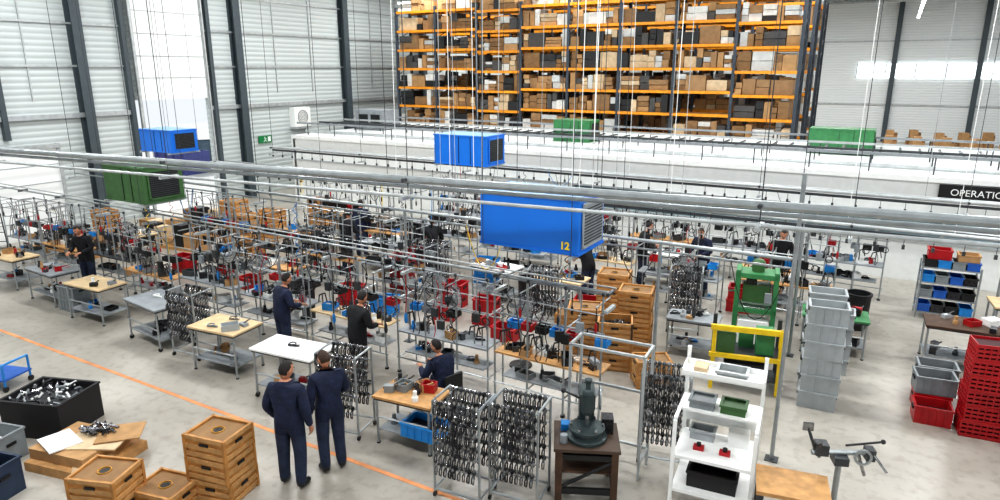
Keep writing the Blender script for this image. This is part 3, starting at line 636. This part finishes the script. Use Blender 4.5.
def pose(kind):
    P_=dict(pelvis=(0,0,.98),waist=(0,0,1.12),chest=(0,0,1.31),nb=(0,-.015,1.46),neck=(0,.0,1.54))
    for s_,n in ((-1,'L'),(1,'R')):
        P_['hip'+n]=(s_*.1,0,.9);P_['knee'+n]=(s_*.11,.02,.5);P_['ank'+n]=(s_*.115,-.03,.12);P_['heel'+n]=(s_*.115,-.06,.05);P_['toe'+n]=(s_*.14,.15,.04)
        P_['sh'+n]=(s_*.195,-.005,1.41);P_['el'+n]=(s_*.26,-.04,1.13);P_['wr'+n]=(s_*.26,.05,.88)
    if kind=='work':
        for s_,n in ((-1,'L'),(1,'R')): P_['el'+n]=(s_*.27,.08,1.15);P_['wr'+n]=(s_*.17,.33,1.1)
        P_['chest']=(0,.05,1.3);P_['nb']=(0,.08,1.44);P_['neck']=(0,.12,1.52)
        for s_,n in ((-1,'L'),(1,'R')): P_['sh'+n]=(s_*.195,.06,1.39)
    if kind=='bend':
        P_['waist']=(0,.05,1.1);P_['chest']=(0,.16,1.26);P_['nb']=(0,.25,1.38);P_['neck']=(0,.31,1.44)
        for s_,n in ((-1,'L'),(1,'R')): P_['sh'+n]=(s_*.195,.22,1.34);P_['el'+n]=(s_*.26,.28,1.06);P_['wr'+n]=(s_*.16,.48,.95);P_['hip'+n]=(s_*.1,-.04,.9)
        P_['pelvis']=(0,-.03,.97)
    if kind=='read':
        P_['elR']=(.27,.03,1.14);P_['wrR']=(.1,.26,1.14);P_['nb']=(0,.02,1.45);P_['neck']=(0,.05,1.53)
    if kind=='sit':
        dz=-.44
        for k in list(P_):
            x,y,z=P_[k]
            if k[:3] in('hip',) or k in('pelvis','waist','chest','nb','neck') or k[:2]=='sh': P_[k]=(x,y,z+dz)
        P_['chest']=(0,.06,.87);P_['nb']=(0,.1,1.01);P_['neck']=(0,.14,1.09)
        for s_,n in ((-1,'L'),(1,'R')):
            P_['sh'+n]=(s_*.195,.08,.96);P_['el'+n]=(s_*.28,.16,.74);P_['wr'+n]=(s_*.16,.4,.8)
            P_['hip'+n]=(s_*.11,.02,.53);P_['knee'+n]=(s_*.15,.44,.54);P_['ank'+n]=(s_*.15,.4,.1);P_['heel'+n]=(s_*.15,.37,.045);P_['toe'+n]=(s_*.17,.58,.04)
    return P_
def worker(x,y,rz,kind='stand',top=navy,trs=jean,hair=hairb,turn=0,nod=0,sc=1,mod=None):
    J=pose(kind)
    if mod: J.update(mod)
    names=list(J); idx={n:i for i,n in enumerate(names)}
    R=dict(pelvis=.158,waist=.152,chest=.168,nb=.085,neck=.056)
    bones=[('pelvis','waist','t'),('waist','chest','t'),('chest','nb','t'),('nb','neck','n')]
    for n in 'LR':
        R.update({'hip'+n:.118,'knee'+n:.088,'ank'+n:.075,'heel'+n:.05,'toe'+n:.045,'sh'+n:.086,'el'+n:.068,'wr'+n:.046})
        bones+=[('pelvis','hip'+n,'t'),('hip'+n,'knee'+n,'l'),('knee'+n,'ank'+n,'l'),('ank'+n,'heel'+n,'s'),('heel'+n,'toe'+n,'s'),('chest','sh'+n,'t'),('sh'+n,'el'+n,'t'),('el'+n,'wr'+n,'t')]
    me=skinned([J[n] for n in names],[(idx[a],idx[b]) for a,b,_ in bones],[R[n] for n in names],idx['pelvis'])
    me.materials.clear()
    for m in (top,trs,shoe,skin): me.materials.append(m)
    segs=[(Vector(J[a]),Vector(J[b]),R[a],R[b],c) for a,b,c in bones]
    for p in me.polygons:
        c=p.center; best=1e9;bc='t';bt=0
        for a,b,ra,rb,k in segs:
            d=b-a; t=max(0,min(1,(c-a).dot(d)/d.length_squared)); q=(c-(a+d*t)).length-(ra+(rb-ra)*t)
            if q<best: best=q; bc=k; bt=t
        if bc=='l' and kind!='sit' and c.z>.78: bc='t'
        if bc=='n' and bt<.35: bc='t'
        p.material_index={'t':0,'l':1,'s':2,'n':3}[bc]
    o=place(me,"worker",(x,y,0),rz); o.scale=(sc,sc,sc)
    nk=Vector(J['neck']); h=place(HD[hair],"head",nk+Vector((0,.035,.1)),0,0,o); h.rotation_euler=(-nod,0,turn)
    for n,s_ in (('L',-1),('R',1)):
        w=Vector(J['wr'+n]); d=(w-Vector(J['el'+n])).normalized()
        zax=-d
        if abs(d.z)>.7: yax=Vector((-s_,0.2,0)); 
        else: yax=Vector((0,0,-1))
        yax=(yax-zax*yax.dot(zax)).normalized(); xax=yax.cross(zax)
        mt=Matrix((xax,yax,zax)).transposed().to_4x4(); mt.translation=w+d*.01
        ho=place(HAND,"hand_left" if n=='L' else "hand_right",(0,0,0),0,0,o)
        want=Vector((0,1,.3)) if abs(d.z)>.7 else Vector((-s_,0,0.2))
        if xax.dot(want)<0: mt=mt@Matrix.Diagonal((-1,1,1,1))
        ho.matrix_basis=mt
    return o
worker(-6.45,5.55,D(20),'stand',navy,jean,hairb,-.45,.25,1.04,dict(kneeL=(-.13,.03,.5),ankL=(-.15,.04,.12),heelL=(-.15,.01,.05),toeL=(-.19,.21,.04),elL=(-.29,-.02,1.14),wrL=(-.25,.14,.91)))
worker(-6.28,6.12,D(62),'read',navy,jean,hairg,.2,.45,1.02)
worker(-9.75,8.45,D(-15),'work',navy,jean,hairb,.1,.4)
worker(-7.75,8.35,D(-10),'work',black_c,black_c,hairb,.2,.45)
worker(-5.75,8.15,D(75),'sit',navy,navy,hairb,.2,.35,1.0)
worker(-17.4,9.0,D(200),'work',black_c,jean,hairb,0,.4)
worker(-13.5,15.0,D(20),'stand',navy,jean,hairb,.2,.1)
worker(-10.3,14.2,D(35),'bend',black_c,black_c,hairb,0,.2)
worker(-6.0,14.7,D(70),'bend',black_c,jean,hairb,0,.3)
worker(-5.2,16.4,D(-60),'work',black_c,jean,hairb,0,.3)
worker(-3.7,16.6,D(160),'work',navy,navy,hairg,0,.4)
worker(-2.0,17.4,D(200),'work',black_c,jean,hairb,0,.4)
worker(-12.8,13.6,D(0),'work',black_c,navy,hairb,0,.4)
g=G(); g.lathe(0,0,.37,[(.17,0),(.18,.03),(.17,.06)],dark,16); g.rod((0,0,.05),(0,0,.37),.03,steel)
for i in range(5): t=2*PI*i/5; g.rod((0,0,.08),(.24*math.cos(t),.24*math.sin(t),.02),.018,dark); 
g.box(0,-.24,.55,.34,.04,.28,dark); g.rod((0,-.14,.4),(0,-.25,.6),.015,dark); g.obj("work_stool",(-5.75,8.15,0),D(75))

# ---------------------------------------------------------------- lights
def area(x,y,z,sx,sy,e):
    l=bpy.data.lights.new("lamp","AREA"); l.shape='RECTANGLE'; l.size=sx; l.size_y=sy; l.energy=e; l.color=(.98,.99,1)
    o=bpy.data.objects.new("ceiling_light",l); COL.objects.link(o); o.location=(x,y,z)
for x in (-20,-12,-4,4):
    for y in (3,11,19,27,38,50): area(x,y,ZC-.6,3.0,.6,440 if y<30 else 580)
g=G()
for x in (.6,-8,-16,8):
    for y in range(8,60,4): g.box(x,y,9.0,.16,2.6,.08,lamp); g.rod((x,y-1,9.08),(x,y-1,ZC),.01,gal,4); g.rod((x,y+1,9.08),(x,y+1,ZC),.01,gal,4)
g.obj("strip_lights")
sl=bpy.data.lights.new("daylight","SUN"); sl.energy=3; sl.angle=.1; so=bpy.data.objects.new("sun_light",sl); COL.objects.link(so); so.rotation_euler=Vector((-1,0,.95)).to_track_quat('Z','Y').to_euler()
wd=bpy.data.worlds.new("w"); SC.world=wd; wd.use_nodes=True
bg=wd.node_tree.nodes["Background"]; bg.inputs[0].default_value=(.9,.95,1,1); bg.inputs[1].default_value=.85

cam=bpy.data.cameras.new("camera"); co=bpy.data.objects.new("camera",cam); COL.objects.link(co)
co.location=(0,0,5.5); co.rotation_euler=(PI/2-math.atan(180/670),0,D(30)); cam.sensor_width=36; cam.lens=24.12; cam.clip_end=300; SC.camera=co
